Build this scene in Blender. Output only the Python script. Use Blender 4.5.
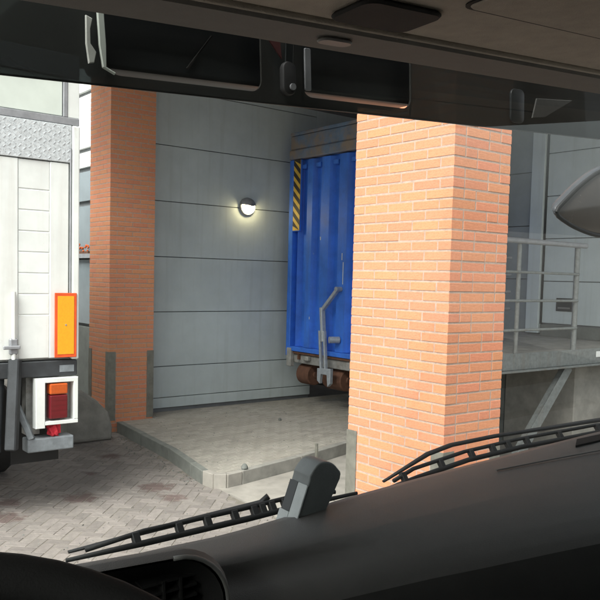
import bpy, bmesh, math, random
from mathutils import Vector, Matrix
random.seed(7)
S = bpy.context.scene
COL = S.collection
for o in list(bpy.data.objects): bpy.data.objects.remove(o)

# ------------------------------------------------------------------ camera
CAM = Vector((-3.5589, -3.0829, 2.1249))
CF = Vector((0.617, 0.784, -0.0654)).normalized()
_R0 = Vector((CF.y, -CF.x, 0)).normalized(); _U0 = _R0.cross(CF); _ro = -0.0249
CR = _R0 * math.cos(_ro) - _U0 * math.sin(_ro)
CU = _U0 * math.cos(_ro) + _R0 * math.sin(_ro)
cd = bpy.data.cameras.new('camera'); cam = bpy.data.objects.new('camera', cd); COL.objects.link(cam)
cam.matrix_world = Matrix(((CR.x, CU.x, -CF.x, CAM.x), (CR.y, CU.y, -CF.y, CAM.y), (CR.z, CU.z, -CF.z, CAM.z), (0, 0, 0, 1)))
cd.sensor_width = 36; cd.lens = 36 * 769.07 / 600; cd.shift_y = 28.56 / 600
cd.clip_start = 0.02; cd.clip_end = 3000
S.camera = cam

# ------------------------------------------------------------------ world, sun, exposure (overcast)
SUN_AZ, SUN_EL = math.radians(200), math.radians(50)      # direction towards the sun, seen from +X
W = bpy.data.worlds.new('World'); S.world = W; W.use_nodes = True
nt = W.node_tree; nt.nodes.clear()
sky = nt.nodes.new('ShaderNodeTexSky'); sky.sky_type = 'NISHITA'; sky.sun_disc = False
sky.sun_elevation = SUN_EL; sky.sun_rotation = math.radians(90) - SUN_AZ
sky.air_density = 1.0; sky.dust_density = 4.0; sky.ozone_density = 1.0
hs = nt.nodes.new('ShaderNodeHueSaturation'); hs.inputs['Saturation'].default_value = 0.22
bg = nt.nodes.new('ShaderNodeBackground'); bg.inputs[1].default_value = 0.08
wo = nt.nodes.new('ShaderNodeOutputWorld')
nt.links.new(sky.outputs[0], hs.inputs['Color']); nt.links.new(hs.outputs[0], bg.inputs[0]); nt.links.new(bg.outputs[0], wo.inputs[0])
sl = bpy.data.lights.new('sun', 'SUN'); sl.energy = 1.5; sl.angle = math.radians(45); sl.color = (1.0, 0.96, 0.91)
so = bpy.data.objects.new('sun', sl); COL.objects.link(so)
sd = Vector((math.cos(SUN_EL) * math.cos(SUN_AZ), math.cos(SUN_EL) * math.sin(SUN_AZ), math.sin(SUN_EL)))
so.rotation_euler = sd.to_track_quat('Z', 'Y').to_euler()
S.view_settings.view_transform = 'Standard'; S.view_settings.look = 'None'
S.view_settings.gamma = 1.0; S.view_settings.use_curve_mapping = False
S.view_settings.exposure = 1.98
S.cycles.max_bounces = 10; S.cycles.transparent_max_bounces = 24; S.cycles.diffuse_bounces = 5

# ------------------------------------------------------------------ materials
MATS = {}
def mat(name, col, rough=0.6, metal=0.0, var=0.15, scale=6.0, bump=0.0, bscale=60.0, col2=None, spec=0.5, isl=0.0, dirt=None, coat=0.0):
    """principled material: two noise octaves vary the colour between col and col2, fine noise gives relief"""
    if name in MATS: return MATS[name]
    m = bpy.data.materials.new(name); m.use_nodes = True; MATS[name] = m
    n = m.node_tree.nodes; l = m.node_tree.links; b = n['Principled BSDF']
    b.inputs['Roughness'].default_value = rough; b.inputs['Metallic'].default_value = metal
    b.inputs['Specular IOR Level'].default_value = spec; b.inputs['Coat Weight'].default_value = coat
    tc = n.new('ShaderNodeTexCoord')
    if col2 is None: col2 = tuple(c * (1 - var) * 0.9 for c in col)
    nz = n.new('ShaderNodeTexNoise'); nz.inputs['Scale'].default_value = scale; nz.inputs['Detail'].default_value = 8; nz.inputs['Roughness'].default_value = 0.65
    l.new(tc.outputs['Object'], nz.inputs['Vector'])
    rp = n.new('ShaderNodeValToRGB'); rp.color_ramp.elements[0].position = 0.32; rp.color_ramp.elements[1].position = 0.68
    rp.color_ramp.elements[0].color = (*col2, 1); rp.color_ramp.elements[1].color = (*col, 1)
    l.new(nz.outputs[0], rp.inputs[0]); out = rp.outputs[0]
    if isl:
        g = n.new('ShaderNodeNewGeometry'); oi = n.new('ShaderNodeObjectInfo')
        ad = n.new('ShaderNodeMath'); ad.operation = 'ADD'; fr = n.new('ShaderNodeMath'); fr.operation = 'FRACT'
        l.new(g.outputs['Random Per Island'], ad.inputs[0]); l.new(oi.outputs['Random'], ad.inputs[1]); l.new(ad.outputs[0], fr.inputs[0])
        mr = n.new('ShaderNodeMapRange'); mr.inputs[3].default_value = 1 - isl; mr.inputs[4].default_value = 1 + isl * 0.6
        l.new(fr.outputs[0], mr.inputs[0])
        fr2 = n.new('ShaderNodeMath'); fr2.operation = 'MULTIPLY'; fr2.inputs[1].default_value = 7.31
        fr3 = n.new('ShaderNodeMath'); fr3.operation = 'FRACT'; l.new(fr.outputs[0], fr2.inputs[0]); l.new(fr2.outputs[0], fr3.inputs[0])
        mr2 = n.new('ShaderNodeMapRange'); mr2.inputs[3].default_value = 0.492; mr2.inputs[4].default_value = 0.503
        l.new(fr3.outputs[0], mr2.inputs[0])
        h = n.new('ShaderNodeHueSaturation'); l.new(out, h.inputs['Color']); l.new(mr.outputs[0], h.inputs['Value']); l.new(mr2.outputs[0], h.inputs['Hue'])
        out = h.outputs[0]
    if dirt:                                   # large soft stains: (colour, scale, threshold, amount)
        dc, ds, dt, da = dirt
        n2 = n.new('ShaderNodeTexNoise'); n2.inputs['Scale'].default_value = ds; n2.inputs['Detail'].default_value = 10; n2.inputs['Roughness'].default_value = 0.7
        g2 = n.new('ShaderNodeNewGeometry'); l.new(g2.outputs['Position'], n2.inputs['Vector'])
        mp = n.new('ShaderNodeMapRange'); mp.inputs[1].default_value = dt; mp.inputs[2].default_value = dt + 0.16; mp.inputs[4].default_value = da
        l.new(n2.outputs[0], mp.inputs[0])
        mx = n.new('ShaderNodeMix'); mx.data_type = 'RGBA'; l.new(mp.outputs[0], mx.inputs[0]); l.new(out, mx.inputs[6]); mx.inputs[7].default_value = (*dc, 1)
        out = mx.outputs[2]
    l.new(out, b.inputs['Base Color'])
    r2 = n.new('ShaderNodeMapRange'); r2.inputs[3].default_value = max(0.02, rough - 0.12); r2.inputs[4].default_value = min(1, rough + 0.12)
    l.new(nz.outputs[0], r2.inputs[0]); l.new(r2.outputs[0], b.inputs['Roughness'])
    if bump:
        n3 = n.new('ShaderNodeTexNoise'); n3.inputs['Scale'].default_value = bscale; n3.inputs['Detail'].default_value = 6
        l.new(tc.outputs['Object'], n3.inputs['Vector'])
        bp = n.new('ShaderNodeBump'); bp.inputs['Strength'].default_value = bump; bp.inputs['Distance'].default_value = 0.004
        l.new(n3.outputs[0], bp.inputs['Height']); l.new(bp.outputs[0], b.inputs['Normal'])
    return m

def glass(name, tint, refl=1.0, rough=0.0, smear=False):
    """thin sheet: tinted see-through plus a fresnel reflection"""
    m = bpy.data.materials.new(name); m.use_nodes = True; n = m.node_tree.nodes; l = m.node_tree.links; n.clear()
    t = n.new('ShaderNodeBsdfTransparent'); t.inputs[0].default_value = (*tint, 1)
    g = n.new('ShaderNodeBsdfGlossy'); g.inputs['Roughness'].default_value = rough
    f = n.new('ShaderNodeFresnel'); f.inputs[0].default_value = 1.45
    mu = n.new('ShaderNodeMath'); mu.operation = 'MULTIPLY'; mu.inputs[1].default_value = refl; l.new(f.outputs[0], mu.inputs[0])
    mx = n.new('ShaderNodeMixShader'); l.new(mu.outputs[0], mx.inputs[0]); l.new(t.outputs[0], mx.inputs[1]); l.new(g.outputs[0], mx.inputs[2])
    o = n.new('ShaderNodeOutputMaterial'); last = mx
    if smear:                                   # a little dust on the sheet
        d = n.new('ShaderNodeBsdfDiffuse'); d.inputs[0].default_value = smear[0] + (1,)
        nz = n.new('ShaderNodeTexNoise'); nz.inputs['Scale'].default_value = 3; nz.inputs['Detail'].default_value = 9
        tc = n.new('ShaderNodeTexCoord'); l.new(tc.outputs['Object'], nz.inputs['Vector'])
        mp = n.new('ShaderNodeMapRange'); mp.inputs[1].default_value = 0.3; mp.inputs[2].default_value = 0.8; mp.inputs[3].default_value = smear[1]; mp.inputs[4].default_value = smear[2]
        l.new(nz.outputs[0], mp.inputs[0])
        m2 = n.new('ShaderNodeMixShader'); l.new(mp.outputs[0], m2.inputs[0]); l.new(mx.outputs[0], m2.inputs[1]); l.new(d.outputs[0], m2.inputs[2]); last = m2
        if smear[2] > 0.1:
            tl_ = n.new('ShaderNodeBsdfTranslucent'); tl_.inputs[0].default_value = smear[0] + (1,); ma = n.new('ShaderNodeAddShader'); l.new(d.outputs[0], ma.inputs[0]); l.new(tl_.outputs[0], ma.inputs[1]); l.new(ma.outputs[0], m2.inputs[2])
    l.new(last.outputs[0], o.inputs[0]); MATS[name] = m
    return m

def emit(name, col, s):
    m = bpy.data.materials.new(name); m.use_nodes = True; n = m.node_tree.nodes; l = m.node_tree.links
    b = n['Principled BSDF']; b.inputs['Base Color'].default_value = (*col, 1); b.inputs['Emission Color'].default_value = (*col, 1); b.inputs['Emission Strength'].default_value = s
    MATS[name] = m; return m

mat('brick', (0.62, 0.268, 0.140), 0.85, 0, 0.12, 40, 0.5, 90, col2=(0.555, 0.225, 0.112), isl=0.05, dirt=((0.40, 0.19, 0.11), 3.0, 0.60, 0.45))
mat('mortar', (0.47, 0.35, 0.28), 0.95, 0, 0.2, 30, 0.5, 150)
mat('paver', (0.225, 0.203, 0.185), 0.9, 0, 0.2, 18, 0.6, 120, isl=0.2, dirt=((0.085, 0.045, 0.04), 1.6, 0.62, 0.8))
STAINS = [(0.02, 3.75, 0.22), (0.0, 3.33, 0.15), (-0.74, 3.80, 0.2), (-1.36, 4.0, 0.16), (-1.5, 3.58, 0.2), (0.2, 5.2, 0.15), (-0.3, 4.6, .08)]
mat('paver_tan', (0.345, 0.325, 0.28), 0.9, 0, 0.2, 18, 0.6, 120, isl=0.14, dirt=((0.28, 0.255, 0.21), 0.9, 0.55, 0.6))
mat('joint_sand', (0.20, 0.18, 0.15), 0.95, 0, 0.3, 20, 0.5, 120)
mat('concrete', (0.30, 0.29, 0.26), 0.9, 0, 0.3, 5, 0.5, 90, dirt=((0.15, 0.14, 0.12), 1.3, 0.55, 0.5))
mat('concrete_light', (0.325, 0.305, 0.27), 0.9, 0, 0.25, 4, 0.4, 90, dirt=((0.2, 0.18, 0.15), 1.0, 0.56, 0.6))
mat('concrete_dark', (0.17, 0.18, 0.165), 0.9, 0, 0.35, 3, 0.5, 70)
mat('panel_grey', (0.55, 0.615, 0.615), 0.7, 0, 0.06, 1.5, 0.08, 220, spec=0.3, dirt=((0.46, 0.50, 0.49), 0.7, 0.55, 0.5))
mat('panel_white', (0.78, 0.8, 0.78), 0.45, 0, 0.05, 2)
mat('dark_joint', (0.22, 0.23, 0.235), 0.8)
mat('steel_guard', (0.24, 0.235, 0.20), 0.55, 0.35, 0.3, 12, 0.2)
mat('galvanised', (0.27, 0.29, 0.285), 0.5, 0.4, 0.25, 25, 0.1, 200)
mat('blue_paint', (0.04, 0.19, 0.78), 0.55, 0, 0.3, 3, 0.15, 60, dirt=((0.30, 0.38, 0.55), 9.0, 0.66, 0.85))
mat('blue_rail', (0.16, 0.24, 0.36), 0.75, 0, 0.3, 6, 0.4, 60, dirt=((0.27, 0.21, 0.16), 2.2, 0.44, 0.9))
mat('rust', (0.16, 0.075, 0.045), 0.85, 0.1, 0.4, 14, 0.5, 80)
mat('lever_grey', (0.40, 0.44, 0.48), 0.45, 0.3, 0.2, 20)
mat('dirty_grey', (0.34, 0.34, 0.32), 0.7, 0, 0.4, 10, 0.3, dirt=((0.15, 0.1, 0.07), 4, 0.55, 0.8))
mat('yellow', (0.62, 0.42, 0.06), 0.5, 0, 0.2, 10)
mat('black', (0.02, 0.02, 0.021), 0.6)
mat('white_paint', (0.82, 0.85, 0.825), 0.35, 0, 0.05, 3, 0.03, 100, dirt=((0.50, 0.48, 0.43), 4.0, 0.60, 0.7))
mat('diamond_plate', (0.66, 0.70, 0.72), 0.45, 0.15, 0.2, 40, 0.6, 70)
mat('cream_panel', (0.66, 0.72, 0.66), 0.5, 0, 0.05, 2)
mat('grey_frame', (0.33, 0.34, 0.36), 0.5, 0.2, 0.2, 10)
mat('dark_chassis', (0.045, 0.05, 0.055), 0.7, 0.1, 0.4, 8, 0.3)
mat('bumper_grey', (0.24, 0.27, 0.29), 0.6, 0.1, 0.3, 14, 0.2)
mat('rubber', (0.018, 0.018, 0.018), 0.8, 0, 0.3, 15, 0.2)
mat('orange_reflector', (0.95, 0.42, 0.02), 0.35, 0, 0.05, 60, 0.2, 260)
mat('red_border', (0.85, 0.11, 0.025), 0.4)
mat('lamp_red', (0.15, 0.008, 0.014), 0.15, 0, 0.1, 60, 0.2, 300, spec=0.7)
mat('lamp_orange', (0.55, 0.10, 0.015), 0.15, 0, 0.1, 60, 0.2, 300, spec=0.7)
mat('red_cloth', (0.62, 0.03, 0.05), 0.9, 0, 0.2, 30, 0.4)
mat('dash_plastic', (0.112, 0.109, 0.105), 0.46, 0, 0.1, 20, 0.35, 900, dirt=((0.115, 0.109, 0.102), 2.5, 0.42, 0.4))
mat('dash_dark', (0.022, 0.021, 0.0205), 0.8, 0, 0.1, 20, 0.2, 600, spec=0.25)
mat('liner_brown', (0.42, 0.36, 0.30), 0.85, 0, 0.12, 30, 0.4, 500)
mat('liner_dark', (0.145, 0.135, 0.122), 0.75, 0, 0.12, 30, 0.3, 500)
mat('trim_light', (0.19, 0.185, 0.175), 0.5)
mat('gadget', (0.15, 0.165, 0.165), 0.45, 0, 0.1, 30, 0.2, 700)
mat('gadget_edge', (0.42, 0.45, 0.45), 0.4, 0, 0.1, 30, 0.2, 700)
mat('smoked_solid', (0.03, 0.034, 0.036), 0.35)
mat('clear_clip', (0.75, 0.77, 0.72), 0.3, 0, 0.2, 20)
mat('mirror_shell', (0.075, 0.08, 0.09), 0.4, 0, 0.1, 20)
mat('mirror_face', (0.11, 0.096, 0.083), 0.25, 0.3, 0.1, 8)
mat('visor_grey', (0.12, 0.12, 0.115), 0.8, 0, 0.3, 40)
mat('dim_red', (0.07, 0.012, 0.012), 0.7)
mat('fascia', (0.045, 0.044, 0.042), 0.75, 0, 0.1, 20, 0.2, 600, spec=0.3)  # near-black tone: shade on the dash front put into the colour
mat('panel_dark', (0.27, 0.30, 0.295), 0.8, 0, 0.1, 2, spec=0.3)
mat('pane_grey', (0.22, 0.26, 0.28), 0.15, 0, 0.1, 2, spec=0.7)
mat('asphalt', (0.16, 0.145, 0.13), 0.95, 0, 0.3, 3, 0.5, 60)
glass('windscreen_glass', (0.90, 0.935, 0.915), 0.12, smear=((0.5, 0.5, 0.48), 0.006, 0.03))
glass('smoked_acrylic', (0.21, 0.235, 0.24), 0.4, 0.02, smear=((0.055, 0.055, 0.052), 0.35, 0.6))
emit('lamp_glow', (1.0, 0.80, 0.46), 14.0)

def stains(m, spots, col):
    n = m.node_tree.nodes; l = m.node_tree.links; b = n['Principled BSDF']; src = b.inputs['Base Color'].links[0].from_socket
    g = n.new('ShaderNodeNewGeometry'); nz = n.new('ShaderNodeTexNoise'); nz.inputs['Scale'].default_value = 9; nz.inputs['Detail'].default_value = 8; nz.inputs['Roughness'].default_value = 0.75
    l.new(g.outputs['Position'], nz.inputs['Vector']); acc = None
    for x, y, r in spots:
        d = n.new('ShaderNodeVectorMath'); d.operation = 'DISTANCE'; d.inputs[1].default_value = (x, y, 0); l.new(g.outputs['Position'], d.inputs[0])
        mp = n.new('ShaderNodeMapRange'); mp.inputs[1].default_value = 0; mp.inputs[2].default_value = r * 1.6; mp.inputs[3].default_value = 1; mp.inputs[4].default_value = 0
        l.new(d.outputs['Value'], mp.inputs[0])
        if acc is None: acc = mp.outputs[0]
        else:
            mx = n.new('ShaderNodeMath'); mx.operation = 'MAXIMUM'; l.new(acc, mx.inputs[0]); l.new(mp.outputs[0], mx.inputs[1]); acc = mx.outputs[0]
    ad = n.new('ShaderNodeMath'); ad.operation = 'MULTIPLY_ADD'; l.new(acc, ad.inputs[0]); ad.inputs[1].default_value = 0.55; l.new(nz.outputs[0], ad.inputs[2])
    mr = n.new('ShaderNodeMapRange'); mr.inputs[1].default_value = 0.72; mr.inputs[2].default_value = 0.86; mr.inputs[4].default_value = 0.75; l.new(ad.outputs[0], mr.inputs[0])
    mix = n.new('ShaderNodeMix'); mix.data_type = 'RGBA'; l.new(mr.outputs[0], mix.inputs[0]); l.new(src, mix.inputs[6]); mix.inputs[7].default_value = (*col, 1); l.new(mix.outputs[2], b.inputs['Base Color'])
def streaks(m, col, amt):
    n = m.node_tree.nodes; l = m.node_tree.links; b = n['Principled BSDF']; src = b.inputs['Base Color'].links[0].from_socket
    g = n.new('ShaderNodeNewGeometry'); vm = n.new('ShaderNodeVectorMath'); vm.operation = 'MULTIPLY'; vm.inputs[1].default_value = (9, 9, 0.45); l.new(g.outputs['Position'], vm.inputs[0])
    nz = n.new('ShaderNodeTexNoise'); nz.inputs['Scale'].default_value = 1.0; nz.inputs['Detail'].default_value = 7; nz.inputs['Roughness'].default_value = 0.6; l.new(vm.outputs[0], nz.inputs['Vector'])
    mr = n.new('ShaderNodeMapRange'); mr.inputs[1].default_value = 0.52; mr.inputs[2].default_value = 0.75; mr.inputs[4].default_value = amt; l.new(nz.outputs[0], mr.inputs[0])
    mix = n.new('ShaderNodeMix'); mix.data_type = 'RGBA'; l.new(mr.outputs[0], mix.inputs[0]); l.new(src, mix.inputs[6]); mix.inputs[7].default_value = (*col, 1); l.new(mix.outputs[2], b.inputs['Base Color'])
streaks(MATS['panel_grey'], (0.40, 0.43, 0.41), 0.55)
streaks(MATS['blue_paint'], (0.05, 0.12, 0.40), 0.7)
streaks(MATS['white_paint'], (0.60, 0.58, 0.53), 0.45)
streaks(MATS['galvanised'], (0.20, 0.17, 0.14), 0.6)
stains(MATS['paver'], STAINS, (0.085, 0.05, 0.045))

# ------------------------------------------------------------------ mesh helpers
WT = {}                                         # translation of each object in world (or cab) space
def obj(name, bm, m, parent=None, smooth=False, loc=None):
    """bm in scene coordinates; parent is an empty (or part) whose own offset is taken out"""
    me = bpy.data.meshes.new(name); bm.normal_update(); bm.to_mesh(me); bm.free()
    me.materials.append(MATS[m])
    if smooth:
        for p in me.polygons: p.use_smooth = True
        if smooth != True: me.set_sharp_from_angle(angle=math.radians(smooth))
    o = bpy.data.objects.new(name, me); COL.objects.link(o)
    put(o, parent, loc or Vector((0, 0, 0))); return o
def put(o, parent, loc):
    loc = Vector(loc); WT[o.name] = loc
    if parent: o.parent = parent; o.location = loc - WT[parent.name]
    else: o.location = loc
def inst(name, me, parent, loc, rz=0.0):
    o = bpy.data.objects.new(name, me); COL.objects.link(o); put(o, parent, loc); o.rotation_euler = (0, 0, rz); return o
def thing(name, label, cat, loc, group=None):
    o = bpy.data.objects.new(name, None); COL.objects.link(o); o.empty_display_size = 0.1
    o.location = loc; WT[o.name] = Vector(loc); return tag(o, label, cat, group)
def tag(o, label, cat, group=None):
    o['label'] = label; o['category'] = cat
    if group: o['group'] = group
    return o
def structure(o): o['kind'] = 'structure'; return o
def stuff(o): o['kind'] = 'stuff'; return o

def BM(): return bmesh.new()
def box(bm, a, b, bev=0.0, M=None, seg=1):
    a, b = Vector(a), Vector(b); c = (a + b) / 2; s = b - a
    r = bmesh.ops.create_cube(bm, size=1.0, matrix=Matrix.Translation(c) @ Matrix.Diagonal((*[abs(x) for x in s], 1)))
    vs = r['verts']
    if bev:
        es = list({e for v in vs for e in v.link_edges})
        q = bmesh.ops.bevel(bm, geom=es, offset=bev, segments=seg, affect='EDGES', profile=0.5, clamp_overlap=True)
        vs = list({v for f in q['faces'] for v in f.verts} | {v for v in vs if v.is_valid})
    if M is not None: bmesh.ops.transform(bm, matrix=M, verts=[v for v in vs if v.is_valid])
    return bm
def B(a, b, bev=0.0, M=None, seg=1): return box(BM(), a, b, bev, M, seg)
def prism(bm, pts, axis, lo, hi, bev=0.0, seg=1):
    """extrude the 2-D outline pts along axis ('x','y','z') from lo to hi"""
    def P(p, t): return {'x': (t, p[0], p[1]), 'y': (p[0], t, p[1]), 'z': (p[0], p[1], t)}[axis]
    v0 = [bm.verts.new(P(p, lo)) for p in pts]; v1 = [bm.verts.new(P(p, hi)) for p in pts]; n = len(pts)
    fs = [bm.faces.new(v0[::-1]), bm.faces.new(v1)]
    for i in range(n): fs.append(bm.faces.new((v0[i], v0[(i + 1) % n], v1[(i + 1) % n], v1[i])))
    bmesh.ops.recalc_face_normals(bm, faces=fs)
    if bev:
        es = list({e for f in fs[:2] for e in f.edges})
        bmesh.ops.bevel(bm, geom=es, offset=bev, segments=seg, affect='EDGES', profile=0.5, clamp_overlap=True)
    return bm
def tube(bm, pts, r, n=10, caps=True, flat=None):
    """round bar through pts; r a number or one per point; flat=(sx,sy) squashes the section"""
    pts = [Vector(p) for p in pts]; rs = r if isinstance(r, (list, tuple)) else [r] * len(pts); rings = []; up = None
    for i, p in enumerate(pts):
        t = (pts[min(i + 1, len(pts) - 1)] - pts[max(i - 1, 0)]).normalized()
        if up is None: up = Vector((0, 0, 1)) if abs(t.z) < 0.9 else Vector((1, 0, 0))
        a = t.cross(up).normalized(); b = a.cross(t).normalized(); up = b
        sx, sy = flat or (1, 1)
        rings.append([bm.verts.new(p + a * rs[i] * sx * math.cos(2 * math.pi * k / n) + b * rs[i] * sy * math.sin(2 * math.pi * k / n)) for k in range(n)])
    fs = []
    for i in range(len(rings) - 1):
        for k in range(n): fs.append(bm.faces.new((rings[i][k], rings[i][(k + 1) % n], rings[i + 1][(k + 1) % n], rings[i + 1][k])))
    if caps: fs.append(bm.faces.new(rings[0][::-1])); fs.append(bm.faces.new(rings[-1]))
    bmesh.ops.recalc_face_normals(bm, faces=fs); return bm
def bar(bm, p, q, w, h, upv=(0, 0, 1)):
    """square bar from p to q, w wide and h high"""
    p, q = Vector(p), Vector(q); t = (q - p).normalized(); a = t.cross(Vector(upv)).normalized(); b = a.cross(t).normalized()
    M = Matrix(((a.x, t.x, b.x, 0), (a.y, t.y, b.y, 0), (a.z, t.z, b.z, 0), (0, 0, 0, 1))); L = (q - p).length
    return box(bm, (-w / 2, 0, -h / 2), (w / 2, L, h / 2), min(w, h) * 0.12, Matrix.Translation(p) @ M)
def lathe(bm, prof, M, n=24):
    """prof [(radius, height)] turned about local z"""
    rings = []
    for r, h in prof:
        rings.append([bm.verts.new(M @ Vector((r * math.cos(2 * math.pi * k / n), r * math.sin(2 * math.pi * k / n), h))) for k in range(n)] if r > 1e-5 else [bm.verts.new(M @ Vector((0, 0, h)))])
    fs = []
    for i in range(len(rings) - 1):
        A, Bq = rings[i], rings[i + 1]
        for k in range(n):
            k2 = (k + 1) % n
            if len(A) == 1 and len(Bq) == 1: continue
            if len(A) == 1: fs.append(bm.faces.new((A[0], Bq[k], Bq[k2])))
            elif len(Bq) == 1: fs.append(bm.faces.new((A[k], A[k2], Bq[0])))
            else: fs.append(bm.faces.new((A[k], A[k2], Bq[k2], Bq[k])))
    bmesh.ops.recalc_face_normals(bm, faces=fs); return bm
def grid(bm, rows, closed=False):
    vs = [[bm.verts.new(p) for p in r] for r in rows]; fs = []
    for i in range(len(vs) - 1):
        m = len(vs[i])
        for k in range(m if closed else m - 1):
            fs.append(bm.faces.new((vs[i][k], vs[i][(k + 1) % m], vs[i + 1][(k + 1) % m], vs[i + 1][k])))
    bmesh.ops.recalc_face_normals(bm, faces=fs); return bm
def rot_to(z, x=None):
    z = Vector(z).normalized(); x = Vector(x or ((1, 0, 0) if abs(z.x) < 0.9 else (0, 1, 0))); y = z.cross(x).normalized(); x = y.cross(z)
    return Matrix(((x.x, y.x, z.x, 0), (x.y, y.y, z.y, 0), (x.z, y.z, z.z, 0), (0, 0, 0, 1)))
def inside(p, poly):
    x, y = p; c = False; j = len(poly) - 1
    for i in range(len(poly)):
        (xi, yi), (xj, yj) = poly[i], poly[j]
        if (yi > y) != (yj > y) and x < (xj - xi) * (y - yi) / (yj - yi) + xi: c = not c
        j = i
    return c
def pix(p):
    d = Vector(p) - CAM; w = d.dot(CF)
    return (300 + 769.07 * d.dot(CR) / w, 328.56 - 769.07 * d.dot(CU) / w, w)

# ------------------------------------------------------------------ ground
PLAT = [(0.86, 6.44), (0.69, 4.68), (0.54, 3.93), (0.475, 3.58), (0.49, 3.40), (0.60, 3.33), (0.80, 3.36), (1.72, 3.56), (2.63, 3.82), (4.0, 4.22), (6.2, 4.30), (6.2, 6.86), (0.72, 6.86)]
SLAB = [(0.52, 3.36), (0.42, 1.6), (0.60, -6.0), (6.0, -6.0), (6.0, 4.2), (4.0, 4.20), (2.63, 3.80), (1.72, 3.54), (0.80, 3.345), (0.60, 3.315)]
YARD = [(-4.2, 1.7), (0.41, 1.7), (0.50, 3.32), (0.47, 3.55), (0.53, 3.93), (0.68, 4.68), (0.84, 6.42), (0.40, 9.0), (-4.2, 9.0)]
g = structure(obj('ground', B((-150, -150, -0.30), (150, 150, -0.02)), 'asphalt'))
bed = structure(obj('paving_bed', prism(BM(), YARD, 'z', -0.018, -0.003), 'joint_sand'))
def paver_mesh(L, Wd, H, m):
    me = bpy.data.meshes.new('paver'); bm = B((-L / 2, -Wd / 2, -H), (L / 2, Wd / 2, 0), 0.0025); bm.to_mesh(me); bm.free(); me.materials.append(MATS[m]); return me
def spread(spots, me, parent, zj, name='paver', keep=300):
    """the nearest visible pavers become parts, all others one mesh"""
    def vis(s):
        x, y, w = pix((s[0], s[1], 0)); return -15 < x < 360 and y < 575
    spots = [(x, y, r + random.gauss(0, 0.012), zj * random.uniform(-1, 0.6)) for x, y, r in spots]
    spots.sort(key=lambda s: (not vis(s), pix((s[0], s[1], 0))[2]))
    for s in spots[:keep]: 
        inst(name, me, parent, (s[0], s[1], WTZ + s[3]), s[2])
    bm = BM()
    for s in spots[keep:]:
        n0 = len(bm.verts); bm.from_mesh(me); bm.verts.ensure_lookup_table()
        bmesh.ops.transform(bm, matrix=Matrix.Translation((s[0], s[1], WTZ + s[3])) @ Matrix.Rotation(s[2], 4, 'Z'), verts=bm.verts[n0:])
    stuff(obj(name + '_field', bm, me.materials[0].name, parent))
# herringbone at 45 degrees in the yard
spots = []; L, Wd = 0.2, 0.1
c45, s45 = math.cos(math.radians(47)), math.sin(math.radians(47))
for i in range(-70, 71):
    for j in range(-40, 41):
        # classic herringbone: step (W,W) along the zigzag, (2W,-2W) between zigzags
        bx = i * Wd + j * 2 * Wd; by = i * Wd - j * 2 * Wd
        for (px, py, r) in ((bx + L / 2, by + Wd / 2, 0), (bx + L + Wd / 2 - L, by + Wd + L / 2, math.pi / 2)):
            X = c45 * px - s45 * py - 1.0; Y = s45 * px + c45 * py + 4.0
            if inside((X, Y), YARD): spots.append((X, Y, r + math.radians(47)))
WTZ = 0.0
spread(spots, paver_mesh(0.193, 0.093, 0.02, 'paver'), bed, 0.0025)
slab = structure(obj('concrete_apron', prism(BM(), SLAB, 'z', -0.018, 0.004), 'concrete_light'))
for k, (x0, y0, x1, y1) in enumerate([(1.0, -2, 1.25, 3.15), (0.45, 2.1, 4.0, 2.9)]):
    obj('joint_strip', bar(BM(), (x0, y0, 0.0045), (x1, y1, 0.0045), 0.015, 0.003), 'joint_sand', slab)

# raised pavement with kerb
pl = structure(obj('raised_pavement', prism(BM(), PLAT, 'z', -0.01, 0.136), 'paver_tan'))
def inset_ok(p, d):
    return all(inside((p[0] + dx, p[1] + dy), PLAT) for dx in (-d, d) for dy in (-d, d))
spots = []; ang = math.radians(8); ca, sa = math.cos(ang), math.sin(ang)
for i in range(-8, 70):
    for j in range(-8, 34):
        px = j * 0.2 + (0.1 if i % 2 else 0); py = i * 0.1
        X = 0.2 + ca * px - sa * py; Y = 2.6 + sa * px + ca * py
        if inset_ok((X, Y), 0.09): spots.append((X, Y, ang))
WTZ = 0.14
spread(spots, paver_mesh(0.194, 0.094, 0.02, 'paver_tan'), pl, 0.002)
mat('kerb_dark', (0.19, 0.20, 0.18), 0.9, 0, 0.3, 6, 0.5, 80)  # darker grey-green concrete for the first stretch of kerb
def kerb(a, b, m='concrete'):
    a, b = Vector((*a, 0)), Vector((*b, 0)); L = (b - a).length; n = max(1, round(L / 0.8)); t = (b - a).normalized(); nrm = Vector((-t.y, t.x, 0))
    for k in range(n):
        p = a + t * (L * k / n + 0.004); q_ = a + t * (L * (k + 1) / n - 0.004)
        bm = BM(); M = Matrix(((t.x, nrm.x, 0, p.x), (t.y, nrm.y, 0, p.y), (0, 0, 1, 0), (0, 0, 0, 1)))
        box(bm, (0, -0.012, -0.02), ((q_ - p).length, 0.07, 0.142 + random.uniform(-.003, .003)), 0.007, M, 2)
        obj('kerb_stone', bm, m, pl)
for k in range(10): kerb(PLAT[k], PLAT[k + 1], 'kerb_dark' if k < 3 else 'concrete_light' if k < 6 else 'concrete')

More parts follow.
